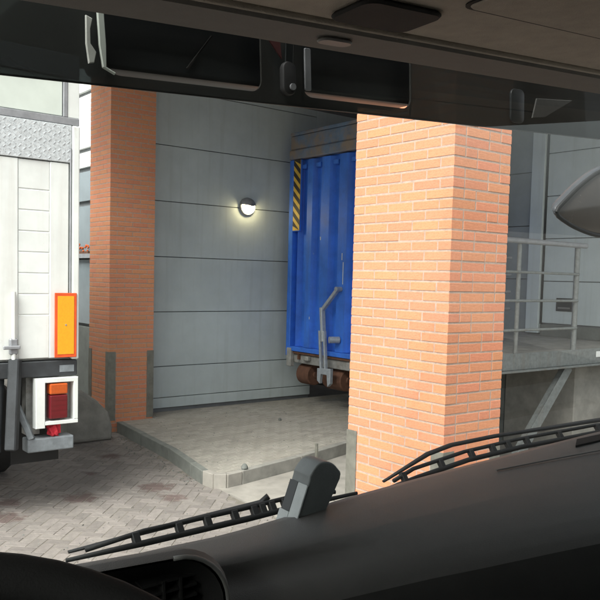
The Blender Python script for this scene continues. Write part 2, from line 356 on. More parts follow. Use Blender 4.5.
# ------------------------------------------------------------------ brick pillars
BL, BH, BD, JT, CH = 0.21, 0.05, 0.10, 0.01, 0.0625
def bmesh_brick(lx, ly):
    me = bpy.data.meshes.new('brick'); bm = B((-lx / 2, -ly / 2, 0), (lx / 2, ly / 2, BH), 0.0012); bm.to_mesh(me); bm.free(); me.materials.append(MATS['brick']); return me
BRK = {}
def brick_me(lx, ly):
    k = (round(lx, 3), round(ly, 3))
    if k not in BRK: BRK[k] = bmesh_brick(*k)
    return BRK[k]
def run(l, start_half):
    """brick lengths filling a run of length l"""
    n = round((l + JT) / 0.11); out = []                    # n half units
    if n % 2: out = [0.10] if start_half else []
    while sum(out) + JT * len(out) + BL <= l + 1e-4: out.append(BL)
    if n % 2 and not start_half: out.append(0.10)
    return out
def pillar(name, label, x0, y0, sx, sy, ztop, single):
    t = thing(name, label, 'pillar', (x0 + sx / 2, y0 + sy / 2, 0), 'brick pillars under the canopy')
    obj('mortar_core', B((x0 + 0.0018, y0 + 0.0018, -0.01), (x0 + sx - 0.0018, y0 + sy - 0.0018, ztop)), 'mortar', t)
    items = []
    for c in range(int(ztop / CH)):
        z = c * CH + 0.006; par = c % 2; flip = (c // 2) % 2
        fx, fy = (0, BD + JT) if par else (BD + JT, 0)      # faces along x inset when par=0
        for face in range(4):
            if face in (0, 1):                              # -Y, +Y faces (run along x)
                p = x0 + fx
                for l in run(sx - 2 * fx, flip):
                    yy = y0 + BD / 2 if face == 0 else y0 + sy - BD / 2
                    items.append((p + l / 2, yy, z, l, BD, face)); p += l + JT
            else:
                p = y0 + fy
                for l in run(sy - 2 * fy, flip):
                    xx = x0 + BD / 2 if face == 2 else x0 + sx - BD / 2
                    items.append((xx, p + l / 2, z, BD, l, face)); p += l + JT
    bm = BM(); cnt = 0
    for (X, Y, z, lx, ly, face) in items:
        X += random.uniform(-.0012, .0012); Y += random.uniform(-.0012, .0012)
        if single and face in (0, 2) and 0.8 < z < 3.35 and cnt < 300:
            inst('brick', brick_me(lx, ly), t, (X, Y, z)); cnt += 1
        else:
            n0 = len(bm.verts); bm.from_mesh(brick_me(lx, ly)); bm.verts.ensure_lookup_table()
            bmesh.ops.translate(bm, vec=(X, Y, z), verts=bm.verts[n0:])
    stuff(obj('brickwork', bm, 'brick', t))
    for (cx, cy, dx, dy) in ((x0, y0, 1, 1), (x0 + sx, y0, -1, 1), (x0, y0 + sy, 1, -1), (x0 + sx, y0 + sy, -1, -1)):
        w, th = 0.095, 0.006
        o = [(cx - dx * th, cy - dy * th), (cx + dx * w, cy - dy * th), (cx + dx * w, cy - dy * .0015), (cx - dx * .0015, cy - dy * .0015), (cx - dx * .0015, cy + dy * w), (cx - dx * th, cy + dy * w)]
        obj('corner_guard', prism(BM(), o, 'z', 0.16, 1.085), 'steel_guard', t)
    return t
pillar('brick_pillar', 'large bright orange brick pillar right in front of the windscreen', 0, 0, 0.54, 0.87, 5.3, True)
pillar('brick_pillar', 'darker red brick pillar between the white truck and the grey panel wall', 0.7324, 6.4525, 0.65, 0.65, 5.3, False)

# ------------------------------------------------------------------ building: grey panel wall, canopy, side facade, dock wall
WY, WX0, WX1 = 6.883, 1.39, 4.522; DX = 6.30
wl = thing('panel_wall', 'grey metal panel wall behind the raised pavement, lamp mounted on it', 'wall', (2.9, WY, 0.2))
obj('wall_core', B((WX0, WY + 0.03, 0.0), (WX1 - 0.002, WY + 0.25, 5.3)), 'dark_joint', wl)
zs = [0.335] + [0.7932 + 0.795 * k for k in range(6)] + [5.3]
for k in range(len(zs) - 1):
    obj('panel', B((WX0, WY, zs[k] + 0.006), (WX1, WY + 0.06, zs[k + 1] - 0.006), 0.003), 'panel_grey', wl)
obj('base_panel', B((WX0, WY - 0.002, 0.185), (WX1, WY + 0.06, 0.330), 0.003), 'panel_grey', wl)
obj('panel_return', B((WX1 - 0.06, WY + 0.062, 0.22), (WX1, 9.0, 5.3)), 'panel_grey', wl)
obj('lintel_panel', B((WX1 + 0.004, WY, 4.45), (DX + 0.03, WY + 0.06, 5.3), 0.004), 'panel_grey', wl)
br = thing('bay_back_wall', 'dark wall at the back of the bay behind the blue container', 'wall', (5.4, 9.0, 0.2))
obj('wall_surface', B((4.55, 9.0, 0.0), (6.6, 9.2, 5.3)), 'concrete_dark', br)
cn = thing('canopy', 'flat concrete canopy slab carried by the brick pillars over the bay, widened to shade the red one', 'canopy', (3, 3, 5.3))
obj('slab', prism(BM(), [(-0.3, -0.15), (12, -0.15), (12, 7.12), (-0.9, 7.12), (-0.9, 1.6), (-0.3, 1.6)], 'z', 4.87, 5.45, 0.02), 'concrete', cn)  # outline stepped out and soffit lowered to throw shade on the far pillar
obj('fascia', B((-0.32, -0.19, 5.0), (12, -0.152, 6.3)), 'panel_grey', cn)
fc = thing('side_building', 'pale building side with dark window bars glimpsed between truck and red pillar', 'building', (1.5, 12, 0))
FX = 1.42
obj('wall_core', B((FX + 0.06, 9.35, 0), (9, 26, 7.5)), 'dark_joint', fc)
obj('facade_core', B((FX + 0.06, 7.14, 0), (FX + 0.5, 9.35, 5.29)), 'dark_joint', fc)
def strip(z0, z1, m, nm):
    y = 7.15
    while y < 25.9:
        obj(nm, B((FX, y + 0.02, z0), (FX + 0.05, min(y + 2.4, 26) - 0.02, z1), 0.004), m, fc); y += 2.4
strip(3.82, 4.06, 'panel_white', 'panel'); strip(4.13, 4.96, 'panel_white', 'panel'); strip(5.03, 7.4, 'panel_white', 'panel')
strip(3.28, 3.75, 'pane_grey', 'window_pane'); strip(2.46, 3.20, 'pane_grey', 'window_pane'); strip(1.3, 2.34, 'pane_grey', 'window_pane'); strip(0.0, 1.25, 'concrete_dark', 'plinth')
obj('ledge', B((FX - 0.09, 7.2, 2.36), (FX + 0.05, 25, 2.43)), 'grey_frame', fc)
fl = thing('flower_box', 'small orange flower box on the ledge of the side building', 'flower box', (1.37, 9.0, 2.43))
obj('trough', B((1.33, 8.6, 2.43), (1.41, 9.4, 2.47)), 'rust', fl)
bm = BM()
for k in range(26):
    c = Vector((random.uniform(1.32, 1.42), random.uniform(8.6, 9.4), random.uniform(2.47, 2.58)))
    bmesh.ops.create_icosphere(bm, subdivisions=1, radius=random.uniform(.014, .026), matrix=Matrix.Translation(c))
obj('blossoms', bm, 'lamp_orange', fl)


dw = thing('dock_wall', 'grey wall with tall sectional door above the loading dock, behind the railing', 'wall', (DX, 4, 1.36))
obj('wall_core', B((DX + 0.04, -0.1, 0.0), (DX + 0.3, 8.99, 5.3)), 'dark_joint', dw)
for k in range(7):
    z0 = 1.55 + 0.62 * k
    obj('door_section', B((DX, -0.1, z0 + 0.006), (DX + 0.06, 3.655, min(z0 + 0.614, 5.3)), 0.004), 'panel_grey', dw)
obj('door_post', B((DX - 0.05, 3.69, 1.40), (DX + 0.06, 3.91, 5.3), 0.006), 'panel_grey', dw)
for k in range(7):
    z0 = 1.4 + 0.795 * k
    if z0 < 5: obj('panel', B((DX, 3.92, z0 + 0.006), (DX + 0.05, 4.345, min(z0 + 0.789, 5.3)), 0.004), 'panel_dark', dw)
obj('door_seal', B((DX - 0.01, 3.657, 1.54), (DX + 0.03, 3.688, 5.3)), 'black', dw)
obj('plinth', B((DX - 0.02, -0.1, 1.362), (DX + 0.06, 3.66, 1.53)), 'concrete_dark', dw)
sg = tag(obj('door_notice', B((DX - 0.012, 3.16, 1.74), (DX - 0.001, 3.42, 1.93), 0.002), 'black'), 'small black notice plate low on the dock door', 'notice')
obj('print_band', B((DX - 0.0145, 3.19, 1.775), (DX - 0.0125, 3.39, 1.80)), 'trim_light', sg)

# ------------------------------------------------------------------ loading dock, struts, railing
dk = thing('loading_dock', 'raised steel and concrete loading dock on diagonal struts, right of orange pillar', 'dock', (4.5, 2.5, 0))
obj('deck', prism(BM(), [(2.0, 2.012), (DX - 0.03, 2.012), (DX - 0.03, 4.28), (3.35, 4.28), (2.15, 2.35)], 'z', 1.20, 1.36, 0.006), 'concrete', dk)
obj('edge_beam', B((1.98, 1.99, 1.185), (8.5, 2.01, 1.365), 0.004), 'galvanised', dk)
obj('flange', B((1.98, 1.93, 1.165), (8.5, 2.06, 1.183), 0.003), 'galvanised', dk)
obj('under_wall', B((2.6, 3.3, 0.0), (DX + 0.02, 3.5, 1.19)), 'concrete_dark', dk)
obj('side_wall', B((5.0, 2.25, 0.0), (DX + 0.02, 3.29, 1.19), 0.01), 'concrete', dk)
def strut(p, q):
    bm = BM(); p, q = Vector(p), Vector(q)
    bar(bm, p, q, 0.13, 0.012, (0, 1, 0)); t = (q - p).normalized(); s = Vector((0, 1, 0)).cross(t).normalized()
    for e in (-1, 1): bar(bm, p + s * 0.06 * e + Vector((0, .03, 0)), q + s * 0.06 * e + Vector((0, .03, 0)), 0.01, 0.07, (0, 1, 0))
    obj('strut', bm, 'galvanised', dk)
strut((4.52, 2.03, 1.165), (3.42, 2.03, 0.0)); strut((2.35, 2.03, 1.165), (3.40, 2.03, 0.0))
obj('foot_plate', B((3.1, 1.9, -0.01), (3.7, 2.2, 0.02)), 'galvanised', dk)
obj('bump_stop', B((5.0, 1.975, 1.26), (5.14, 1.989, 1.33), 0.003), 'panel_white', dk)
rl = thing('dock_railing', 'grey tubular safety railing along the edge of the loading dock', 'railing', (4, 2.0, 1.36))
obj('top_rail', tube(BM(), [(2.0, 2.0, 2.585), (4.70, 2.0, 2.585)], 0.03, 14), 'grey_frame', rl, 40)
for z in (2.25, 1.94, 1.62): obj('rail', tube(BM(), [(2.0, 2.0, z), (4.57, 2.0, z)], 0.015, 10), 'galvanised', rl, 40)
for x in (3.46, 4.57): obj('post', tube(BM(), [(x, 2.03, 1.3 if x > 4 else 1.36), (x, 2.03, 2.57)], 0.024 if x < 4 else 0.032, 12), 'galvanised', rl, 40)
obj('post', tube(BM(), [(2.2, 2.03, 1.3), (2.2, 2.03, 2.57)], 0.024, 12), 'galvanised', rl, 40)
ra = thing('back_railing', 'low dark railing at the back of the loading dock', 'railing', (4.5, 3.9, 1.36))
for z in (1.75, 2.0, 2.25, 2.5): obj('rail', tube(BM(), [(4.2, 3.95, z), (5.9, 3.95, z)], 0.022, 10), 'grey_frame', ra, 40)
for x in (4.4, 5.8): obj('post', tube(BM(), [(x, 3.98, 1.36), (x, 3.98, 2.52)], 0.025, 10), 'grey_frame', ra, 40)

# ------------------------------------------------------------------ bulkhead lamp on the wall
lp = thing('wall_lamp', 'round lit bulkhead lamp with half hood on the grey panel wall', 'lamp', (3.17, WY, 3.2))
ML = Matrix.Translation((3.17, WY - 0.001, 3.205)) @ rot_to((0, -1, 0), (1, 0, 0))
obj('base_ring', lathe(BM(), [(0.0, 0.0), (0.135, 0.0), (0.138, 0.03), (0.125, 0.045), (0.0, 0.045)], ML, 32), 'grey_frame', lp, 40)
obj('diffuser', lathe(BM(), [(0.115, 0.046), (0.112, 0.07), (0.09, 0.105), (0.055, 0.128), (0.0, 0.138)], ML, 32), 'lamp_glow', lp, True)
bm = BM(); rows = []
for i in range(9):
    a = math.radians(10 + 160 * i / 8); rows.append([ML @ Vector((-(r) * math.cos(a), 0, 0)) + Vector((0, -h, r * math.sin(a))) for r, h in ((0.139, 0.02), (0.128, 0.075), (0.1, 0.12), (0.06, 0.146), (0.0, 0.156))])
grid(bm, rows); bmesh.ops.solidify(bm, geom=bm.faces[:], thickness=0.004)
obj('hood', bm, 'grey_frame', lp, True)

# ------------------------------------------------------------------ blue container
XC = 3.808; Y0c, Y1c = 4.36, 6.60
ct = thing('blue_container', 'blue ribbed waste container with striped corner and grey locking lever', 'container', (5, 5.5, 0.2))
obj('body', B((XC + 0.09, Y0c, 0.95), (DX - 0.06, Y1c, 4.3)), 'blue_paint', ct)
prof = []; y = Y1c - 0.16                                    # corrugated end: ridges and valleys along Y
pts = [(XC + 0.085, Y1c - 0.10)]
for yv in (6.27, 5.93, 5.53, 5.13, 4.73): 
    pts += [(XC, yv + 0.125), (XC + 0.083, yv + 0.08), (XC + 0.083, yv - 0.06), (XC, yv - 0.09)]
pts += [(XC, Y0c + 0.1), (XC + 0.085, Y0c + 0.1)]
obj('ribbed_panel', prism(BM(), pts, 'z', 1.06, 3.93), 'blue_paint', ct)
for yv in (6.27, 5.93, 5.53, 5.13, 4.73): obj('rib_cap', B((XC + 0.005, yv - 0.05, 3.80), (XC + 0.074, yv + 0.06, 3.86)), 'blue_paint', ct)
for (a, b) in ((Y1c - 0.10, Y1c + 0.0), (Y0c, Y0c + 0.10)): obj('corner_post', B((XC - 0.03, a, 0.9), (XC + 0.089, b, 3.95), 0.01), 'blue_paint', ct)
obj('top_rail', B((XC - 0.04, Y0c - 0.01, 3.955), (XC + 0.12, Y1c + 0.01, 4.10), 0.015), 'blue_rail', ct)
obj('upper_beam', B((XC - 0.02, Y0c, 4.105), (XC + 0.1, Y1c, 4.315), 0.012), 'blue_rail', ct)
obj('top_lip', B((XC - 0.03, Y0c, 4.32), (XC + 0.1, Y1c, 4.37), 0.01), 'blue_rail', ct)
obj('bottom_rail', B((XC - 0.035, Y0c, 0.985), (XC + 0.12, Y1c - 0.11, 1.055), 0.008), 'blue_paint', ct)
obj('bottom_frame', B((XC + 0.03, Y0c, 0.80), (XC + 0.2, Y1c - 0.02, 0.94), 0.01), 'dirty_grey', ct)
obj('frame_corner', B((XC - 0.05, Y1c - 0.16, 0.74), (XC + 0.028, Y1c - 0.05, 1.03), 0.01), 'dirty_grey', ct)
obj('hinge', B((XC - 0.04, 6.02, 0.86), (XC + 0.03, 6.14, 0.93), 0.01), 'dirty_grey', ct); obj('hinge', B((XC - 0.02, 6.28, 0.86), (XC + 0.03, 6.31, 0.98), 0.004), 'rust', ct)
obj('door_sill', B((XC - 0.01, Y0c, 0.945), (XC + 0.1, Y1c - 0.17, 0.982), 0.004), 'rust', ct)
st = obj('warning_strip', B((XC - 0.0365, Y1c - 0.285, 2.86), (XC - 0.031, Y1c - 0.12, 3.94)), 'yellow', ct)
obj('strip_backing', B((XC - 0.030, Y1c - 0.287, 2.85), (XC + 0.0, Y1c - 0.10, 3.94)), 'blue_paint', ct)
for k in range(8):
    z = 2.78 + 0.155 * k; ya, yb = Y1c - 0.283, Y1c - 0.122
    q = [(ya, z + 0.00), (yb, z + 0.15), (yb, z + 0.232), (ya, z + 0.082)]
    q = [(a, min(max(b, 2.862), 3.938)) for a, b in q]
    obj('black_stripe', prism(BM(), q, 'x', XC - 0.039, XC - 0.037), 'black', st)
for (y_, z_, h_) in ((5.30, 2.05, 0.32), (5.33, 2.4, 0.1), (5.62, 1.72, 0.06), (5.83, 2.7, 0.05), (6.05, 1.5, 0.04)):
    obj('paint_scratch', B((XC - 0.002, y_, z_), (XC + 0.0, y_ + 0.012, z_ + h_)), 'cream_panel', ct)
lv = obj('locking_lever', bar(BM(), (3.74, 5.33, 1.98), (3.70, 5.62, 1.66), 0.05, 0.06, (1, 0, 0)), 'lever_grey', ct)
obj('lever_arm', bar(BM(), (3.70, 5.625, 1.70), (3.68, 5.55, 1.20), 0.05, 0.075, (1, 0, 0)), 'lever_grey', lv)
for e in (-0.045, 0.055): obj('lever_strap', bar(BM(), (3.68, 5.58 + e, 1.36), (3.69, 5.53 + e, 0.72), 0.035, 0.05, (1, 0, 0)), 'lever_grey', lv)
obj('pivot_bolt', tube(BM(), [(3.66, 5.40, 1.24), (3.80, 5.34, 1.24)], 0.05, 10), 'lever_grey', lv, 40)
obj('fork', prism(BM(), [(5.66, 0.80), (5.36, 0.82), (5.36, 0.60), (5.42, 0.55), (5.44, 0.72), (5.58, 0.72), (5.60, 0.58), (5.66, 0.62)], 'x', 3.66, 3.72, 0.006), 'lever_grey', lv)
obj('lever_pin', tube(BM(), [(3.70, 5.33, 1.98), (3.80, 5.33, 1.98)], 0.035, 10), 'lever_grey', lv, 40)
for (ya, yb) in ((6.13, 6.42), (5.36, 5.78)):
    rb = obj('roller', lathe(BM(), [(0, 0), (0.15, 0), (0.165, 0.015), (0.165, yb - ya - 0.015), (0.15, yb - ya), (0, yb - ya)], Matrix.Translation((4.02, ya, 0.625)) @ rot_to((0, 1, 0)), 28), 'rust', ct, 35)
    obj('axle', tube(BM(), [(4.02, ya - 0.03, 0.625), (4.02, yb + 0.03, 0.625)], 0.05, 12), 'rust', rb, 40)
for y in (4.75, 6.2): 
    obj('skid', B((4.25, y - 0.06, 0.62), (DX - 0.1, y + 0.06, 0.94)), 'dark_chassis', ct)
    obj('support_leg', B((5.6, y - 0.08, 0.2), (5.8, y + 0.08, 0.62)), 'dark_chassis', ct)
obj('support_leg', B((4.4, 4.67, 0.2), (4.6, 4.83, 0.62)), 'dark_chassis', ct)

# ------------------------------------------------------------------ white truck (rear towards us)
TY, TR, TL = 3.5, -0.889, -3.39
tk = thing('box_truck', 'white box truck seen from behind at the left edge', 'truck', ((TR + TL) / 2, 6.5, 0))
obj('box_body', B((TL, TY + 0.05, 1.36), (TR, 9.6, 3.98), 0.01), 'white_paint', tk)
obj('roof_header', B((TL, TY - 0.002, 3.80), (TR - 0.0, TY + 0.048, 4.0), 0.006), 'grey_frame', tk)
obj('top_panel', B((TL + 0.1, TY + 0.014, 3.47), (TR - 0.148, TY + 0.048, 3.795), 0.004), 'cream_panel', tk)
obj('panel_frame', B((TL, TY - 0.006, 3.40), (TR - 0.002, TY + 0.048, 3.462), 0.004), 'grey_frame', tk)
obj('panel_frame', B((TR - 0.143, TY - 0.004, 3.464), (TR - 0.105, TY + 0.048, 3.798), 0.004), 'grey_frame', tk)
obj('panel_side', B((TR - 0.102, TY + 0.002, 3.464), (TR - 0.0, TY + 0.048, 3.798), 0.004), 'white_paint', tk)
dp = obj('tread_plate', B((TL, TY - 0.012, 3.075), (TR - 0.072, TY + 0.047, 3.395), 0.004), 'diamond_plate', tk)
bm = BM()
for i in range(0, 30):
    for j in range(8):
        x = TR - 0.1 - i * 0.042; z = 3.10 + j * 0.037 + (0.018 if i % 2 else 0)
        if z < 3.38: box(bm, (-0.014, -0.003, -0.003), (0.014, 0.0, 0.003), 0, Matrix.Translation((x, TY - 0.012, z)) @ Matrix.Rotation(math.radians(45 if (i + j) % 2 else -45), 4, 'Y'))
stuff(obj('tread_lugs', bm, 'diamond_plate', dp))
obj('corner_post', B((TR - 0.068, TY - 0.022, 1.36), (TR, TY + 0.049, 3.396), 0.012, None, 2), 'white_paint', tk)
obj('hinge_rod', tube(BM(), [(TR - 0.08, TY - 0.012, 1.45), (TR - 0.08, TY - 0.012, 3.2)], 0.008, 8), 'grey_frame', tk)
obj('door_backing', B((-3.3, TY + 0.010, 1.377), (TR - 0.095, TY + 0.0495, 3.066)), 'white_paint', tk)
zb = [1.375, 1.755, 1.933, 2.111, 2.29, 2.467, 2.644, 2.82, 3.07]
for k in range(len(zb) - 1):                                  # horizontal boards of the door's middle field
    obj('door_board', B((-1.412, TY + 0.004, zb[k] + 0.004), (-1.150, TY + 0.047, zb[k + 1] - 0.004), 0.004), 'white_paint', tk)
obj('door_stile', B((-1.146, TY - 0.002, 1.375), (TR - 0.092, TY + 0.047, 3.068), 0.005), 'white_paint', tk)
obj('door_stile', B((-1.70, TY - 0.002, 1.375), (-1.418, TY + 0.047, 3.068), 0.005), 'white_paint', tk)
for k in range(len(zb) - 1): obj('door_board', B((-2.6, TY + 0.004, zb[k] + 0.004), (-1.706, TY + 0.047, zb[k + 1] - 0.004), 0.004), 'white_paint', tk)
obj('door_stile', B((TL, TY - 0.002, 1.375), (-2.606, TY + 0.047, 3.068), 0.005), 'white_paint', tk)
rp_ = obj('marker_plate', B((-1.113, TY - 0.034, 1.380), (-0.916, TY - 0.024, 1.945), 0.003), 'red_border', tk)
obj('reflective_field', B((-1.088, TY - 0.037, 1.408), (-0.941, TY - 0.0345, 1.917), 0.001), 'orange_reflector', rp_)
obj('screw', tube(BM(), [(-1.015, TY - 0.040, 1.665), (-1.015, TY - 0.036, 1.665)], 0.008, 8), 'grey_frame', rp_)
lt = obj('door_latch', B((-1.50, TY - 0.05, 1.42), (-1.43, TY - 0.003, 1.56), 0.012), 'grey_frame', tk)
obj('lock_bar', tube(BM(), [(-1.463, TY - 0.03, 1.38), (-1.463, TY - 0.03, 1.95)], 0.018, 10), 'white_paint', tk, 40)
obj('latch_handle', B((-1.56, TY - 0.075, 1.47), (-1.42, TY - 0.051, 1.50), 0.006), 'grey_frame', lt)
obj('rear_beam', B((TL, TY - 0.01, 1.215), (TR - 0.01, TY + 0.12, 1.352), 0.008), 'dark_chassis', tk)
obj('beam_sticker', B((-1.06, TY - 0.0125, 1.25), (-0.93, TY - 0.0105, 1.31)), 'bumper_grey', tk)
lb = obj('lamp_bracket', prism(BM(), [(-1.28, 0.77), (-1.28, 1.205), (-0.905, 1.205), (-0.905, 0.83), (-0.945, 0.83), (-0.945, 1.165), (-1.20, 1.165), (-1.20, 0.77)], 'y', TY - 0.05, TY + 0.04, 0.004), 'white_paint', tk)
obj('bracket_foot', B((-1.198, TY - 0.05, 0.795), (-0.905, TY + 0.04, 0.828), 0.003), 'white_paint', lb)
obj('bracket_back', B((-1.27, TY + 0.042, 0.80), (-0.91, TY + 0.06, 1.20)), 'dirty_grey', lb)
tl = obj('tail_lamp', B((-1.16, TY - 0.055, 0.845), (-1.0, TY + 0.04, 1.055), 0.012, None, 2), 'lamp_red', tk)
for k in range(4): obj('lens_ridge', B((-1.155, TY - 0.0575, 0.875 + 0.045 * k), (-1.005, TY - 0.0545, 0.880 + 0.045 * k)), 'lamp_red', tl)
obj('indicator_lens', B((-1.16, TY - 0.056, 1.06), (-1.0, TY + 0.04, 1.155), 0.012, None, 2), 'lamp_orange', tl)
obj('bumper_post', B((-1.32, TY + 0.09, 0.70), (-1.2, TY + 0.2, 1.21)), 'dirty_grey', tk)
obj('bumper_post', B((-2.9, TY + 0.09, 0.70), (-2.8, TY + 0.2, 1.21)), 'dirty_grey', tk)
obj('underrun_bar', B((-1.34, TY - 0.02, 0.56), (-0.93, TY + 0.13, 0.68), 0.012, None, 2), 'bumper_grey', tk)
obj('underrun_bar', B((TL, TY - 0.02, 0.56), (-2.2, TY + 0.13, 0.68), 0.012, None, 2), 'bumper_grey', tk)
obj('step_brace', bar(BM(), (-1.30, TY + 0.0, 0.68), (-1.42, TY + 0.06, 1.0), 0.07, 0.05), 'bumper_grey', tk)
obj('lift_arm', bar(BM(), (-1.50, TY - 0.09, 0.62), (-1.44, TY + 0.0, 1.38), 0.09, 0.11), 'dark_chassis', tk)
obj('lift_ram', tube(BM(), [(-1.62, TY + 0.0, 0.60), (-1.55, TY + 0.12, 1.28)], 0.06, 12), 'dark_chassis', tk, 40)
obj('lift_box', B((-2.4, TY + 0.05, 0.62), (-1.56, TY + 0.5, 1.2), 0.03), 'dark_chassis', tk)
obj('mud_flap', B((-1.38, TY + 0.30, 0.40), (-0.95, TY + 0.315, 1.2)), 'rubber', tk)
for x in (-1.6, -2.8): obj('chassis_rail', B((x - 0.05, TY + 0.2, 0.95), (x + 0.05, 11.2, 1.21)), 'dark_chassis', tk)
def wheel(cx, cy, w, r, par):
    M = Matrix.Translation((cx - w / 2, cy, r)) @ rot_to((1, 0, 0))
    o = obj('tyre', lathe(BM(), [(r * .58, 0), (r * .9, 0), (r, w * .12), (r, w * .88), (r * .9, w), (r * .58, w)], M, 40), 'rubber', par, 35)
    obj('rim', lathe(BM(), [(0, w * .3), (r * .3, w * .3), (r * .5, w * .15), (r * .585, w * .1), (r * .585, w * .9), (r * .5, w * .85), (0, w * .7)], M, 32), 'grey_frame', o, 35)
for x in (-1.25, -3.05): wheel(x, 5.2, 0.5, 0.48, tk); wheel(x, 10.9, 0.3, 0.48, tk)
obj('cab', prism(BM(), [(9.9, 0.7), (11.9, 0.7), (11.95, 1.8), (11.75, 3.0), (9.9, 3.05)], 'x', TL + 0.05, TR - 0.05, 0.04, 2), 'white_paint', tk)
rg = tag(obj('red_rag', BM(), 'red_cloth'), 'crumpled red rag lying on the truck bumper below the tail lamp', 'rag')
bm = BM(); bmesh.ops.create_icosphere(bm, subdivisions=3, radius=0.07)
for v in bm.verts:
    n_ = v.co.normalized(); f_ = 1 + 0.3 * math.sin(9 * n_.x + 4 * n_.z) + 0.22 * math.sin(13 * n_.y + 2 * n_.x); v.co = Vector((v.co.x * 0.75 * f_, v.co.y * 0.6 * f_, v.co.z * (1.0 * f_ + .25 * n_.x)))
for v in bm.verts: v.co += Vector((-1.10, TY + 0.03, 0.735)); v.co.z = max(v.co.z, 0.682)
bm.to_mesh(rg.data); bm.free()

# concrete block by the red pillar
cb = tag(obj('concrete_block', BM(), 'concrete'), 'grey concrete block with sloping top beside the red brick pillar', 'block')
bm = BM(); prism(bm, [(0.02, 0.0), (0.60, 0.0), (0.605, 0.17), (0.55, 0.36), (0.40, 0.52), (0.20, 0.66), (0.02, 0.70)], 'y', 6.02, 6.44, 0.05, 3)
bm.normal_update(); bm.to_mesh(cb.data); bm.free()
sk = tag(obj('marker_stake', B((1.90, 3.50, 0.0), (1.93, 3.53, 0.27), 0.004), 'steel_guard'), 'thin dark steel stake standing by the kerb', 'stake')
for nm, lab, p, s in (('dark_stone', 'small dark lump on the kerb corner', (0.86, 3.40, 0.142), 0.035), ('dark_scrap', 'tiny dark scrap lying on the raised pavement', (2.80, 5.4, 0.14), 0.022)):
    bm = BM(); bmesh.ops.create_icosphere(bm, subdivisions=2, radius=s)
    for v in bm.verts: v.co = Vector((v.co.x * random.uniform(.8, 1.2), v.co.y * random.uniform(.8, 1.2), max(0, v.co.z * 1.3 + s * 0.5))) + Vector(p)
    tag(obj(nm, bm, 'concrete_dark'), lab, 'debris')

# ------------------------------------------------------------------ our own cab: local frame u right, v forward, w up, eye at origin
CA, CRO = math.radians(86), 0.055
cf = Vector((math.cos(CA), math.sin(CA), 0)); r0 = Vector((math.sin(CA), -math.cos(CA), 0)); u0 = Vector((0, 0, 1))
cr = r0 * math.cos(CRO) + u0 * math.sin(CRO); cu = u0 * math.cos(CRO) - r0 * math.sin(CRO)
MC = Matrix(((cr.x, cf.x, cu.x, CAM.x), (cr.y, cf.y, cu.y, CAM.y), (cr.z, cf.z, cu.z, CAM.z), (0, 0, 0, 1)))
cab = bpy.data.objects.new('truck_cab', None); COL.objects.link(cab)
cab.matrix_world = MC @ Matrix.Translation((0.6, 0.2, -1.65)); WT['truck_cab'] = Vector((0.6, 0.2, -1.65))
tag(cab, 'dark truck cab interior around the viewer, dashboard, wipers and visor', 'truck cab')
UL, UR = -0.55, 1.86
# shell
obj('floor', B((UL, -0.9, -1.40), (UR, 1.02, -1.34)), 'dash_dark', cab)
obj('rear_wall', B((UL, -0.95, -1.34), (UR, -0.9, 0.85)), 'liner_dark', cab)
obj('roof', B((UL - 0.05, -0.95, 0.80), (UR + 0.05, 1.0, 0.86)), 'liner_dark', cab)
obj('front_panel', B((UL, 1.10, -1.40), (UR, 1.15, -0.53)), 'white_paint', cab)
obj('cowl', B((UL, 0.99, -0.56), (UR, 1.13, -0.515), 0.01), 'dash_dark', cab)
obj('header', B((UL, 0.945, 0.33), (UR, 1.0, 0.80), 0.01), 'liner_dark', cab)
for u in (UL, UR):
    s = 1 if u > 0 else -1
    dr = obj('door', B((min(u, u + s * .05), -0.9, -1.34), (max(u, u + s * .05), 0.98, -0.36)), 'dash_dark', cab)
    obj('door_top', B((min(u, u + s * .05), -0.9, 0.42), (max(u, u + s * .05), 0.98, 0.80)), 'liner_dark', dr)
    obj('door_pillar', B((min(u, u + s * .05), -0.9, -0.36), (max(u, u + s * .05), -0.25, 0.42)), 'liner_dark', dr)
    obj('window_pane', B((u + s * .02, -0.25, -0.36), (u + s * .025, 0.86, 0.42)), 'windscreen_glass', dr)
    obj('a_pillar', bar(BM(), (u, 1.04, -0.53), (u, 0.95, 0.82), 0.09, 0.12, (1, 0, 0)), 'liner_dark', cab)
# windscreen, gently curved
rows = []
for j in range(9):
    w = -0.53 + 1.0 * j / 8; rows.append([Vector((UL + 0.03 + (UR - UL - 0.06) * i / 24, 1.055 - 0.055 * (w + .53) - 0.035 * ((i - 12) / 12) ** 2, w)) for i in range(25)])
obj('windscreen', grid(BM(), rows), 'windscreen_glass', cab, True)
# overhead shelf: underside at w 0.305
sh = obj('overhead_shelf', B((UL + 0.02, 0.10, 0.306), (UR - 0.02, 0.842, 0.34), 0.006), 'liner_brown', cab)
obj('shelf_front', B((UL + 0.02, 0.10, 0.341), (UR - 0.02, 0.15, 0.60)), 'liner_dark', sh)
obj('header_trim', B((UL + 0.02, 0.856, 0.300), (UR - 0.02, 0.95, 0.33), 0.006), 'liner_dark', sh)
obj('edge_bead', tube(BM(), [(UL + 0.02, 0.846, 0.306), (UR - 0.02, 0.846, 0.306)], 0.0055, 8), 'liner_brown', sh, True)
def rrect(x0, x1, y0, y1, r, n=5):
    o = []
    for cx, cy, a0 in ((x1 - r, y1 - r, 0), (x0 + r, y1 - r, 90), (x0 + r, y0 + r, 180), (x1 - r, y0 + r, 270)):
        for i in range(n + 1): a = math.radians(a0 + 90 * i / n); o.append((cx + r * math.cos(a), cy + r * math.sin(a)))
    return o
hd = obj('shelf_handle', prism(BM(), rrect(0.605, 0.735, 0.735, 0.825, 0.02), 'z', 0.2985, 0.3055, 0.003), 'dash_dark', sh, 40)
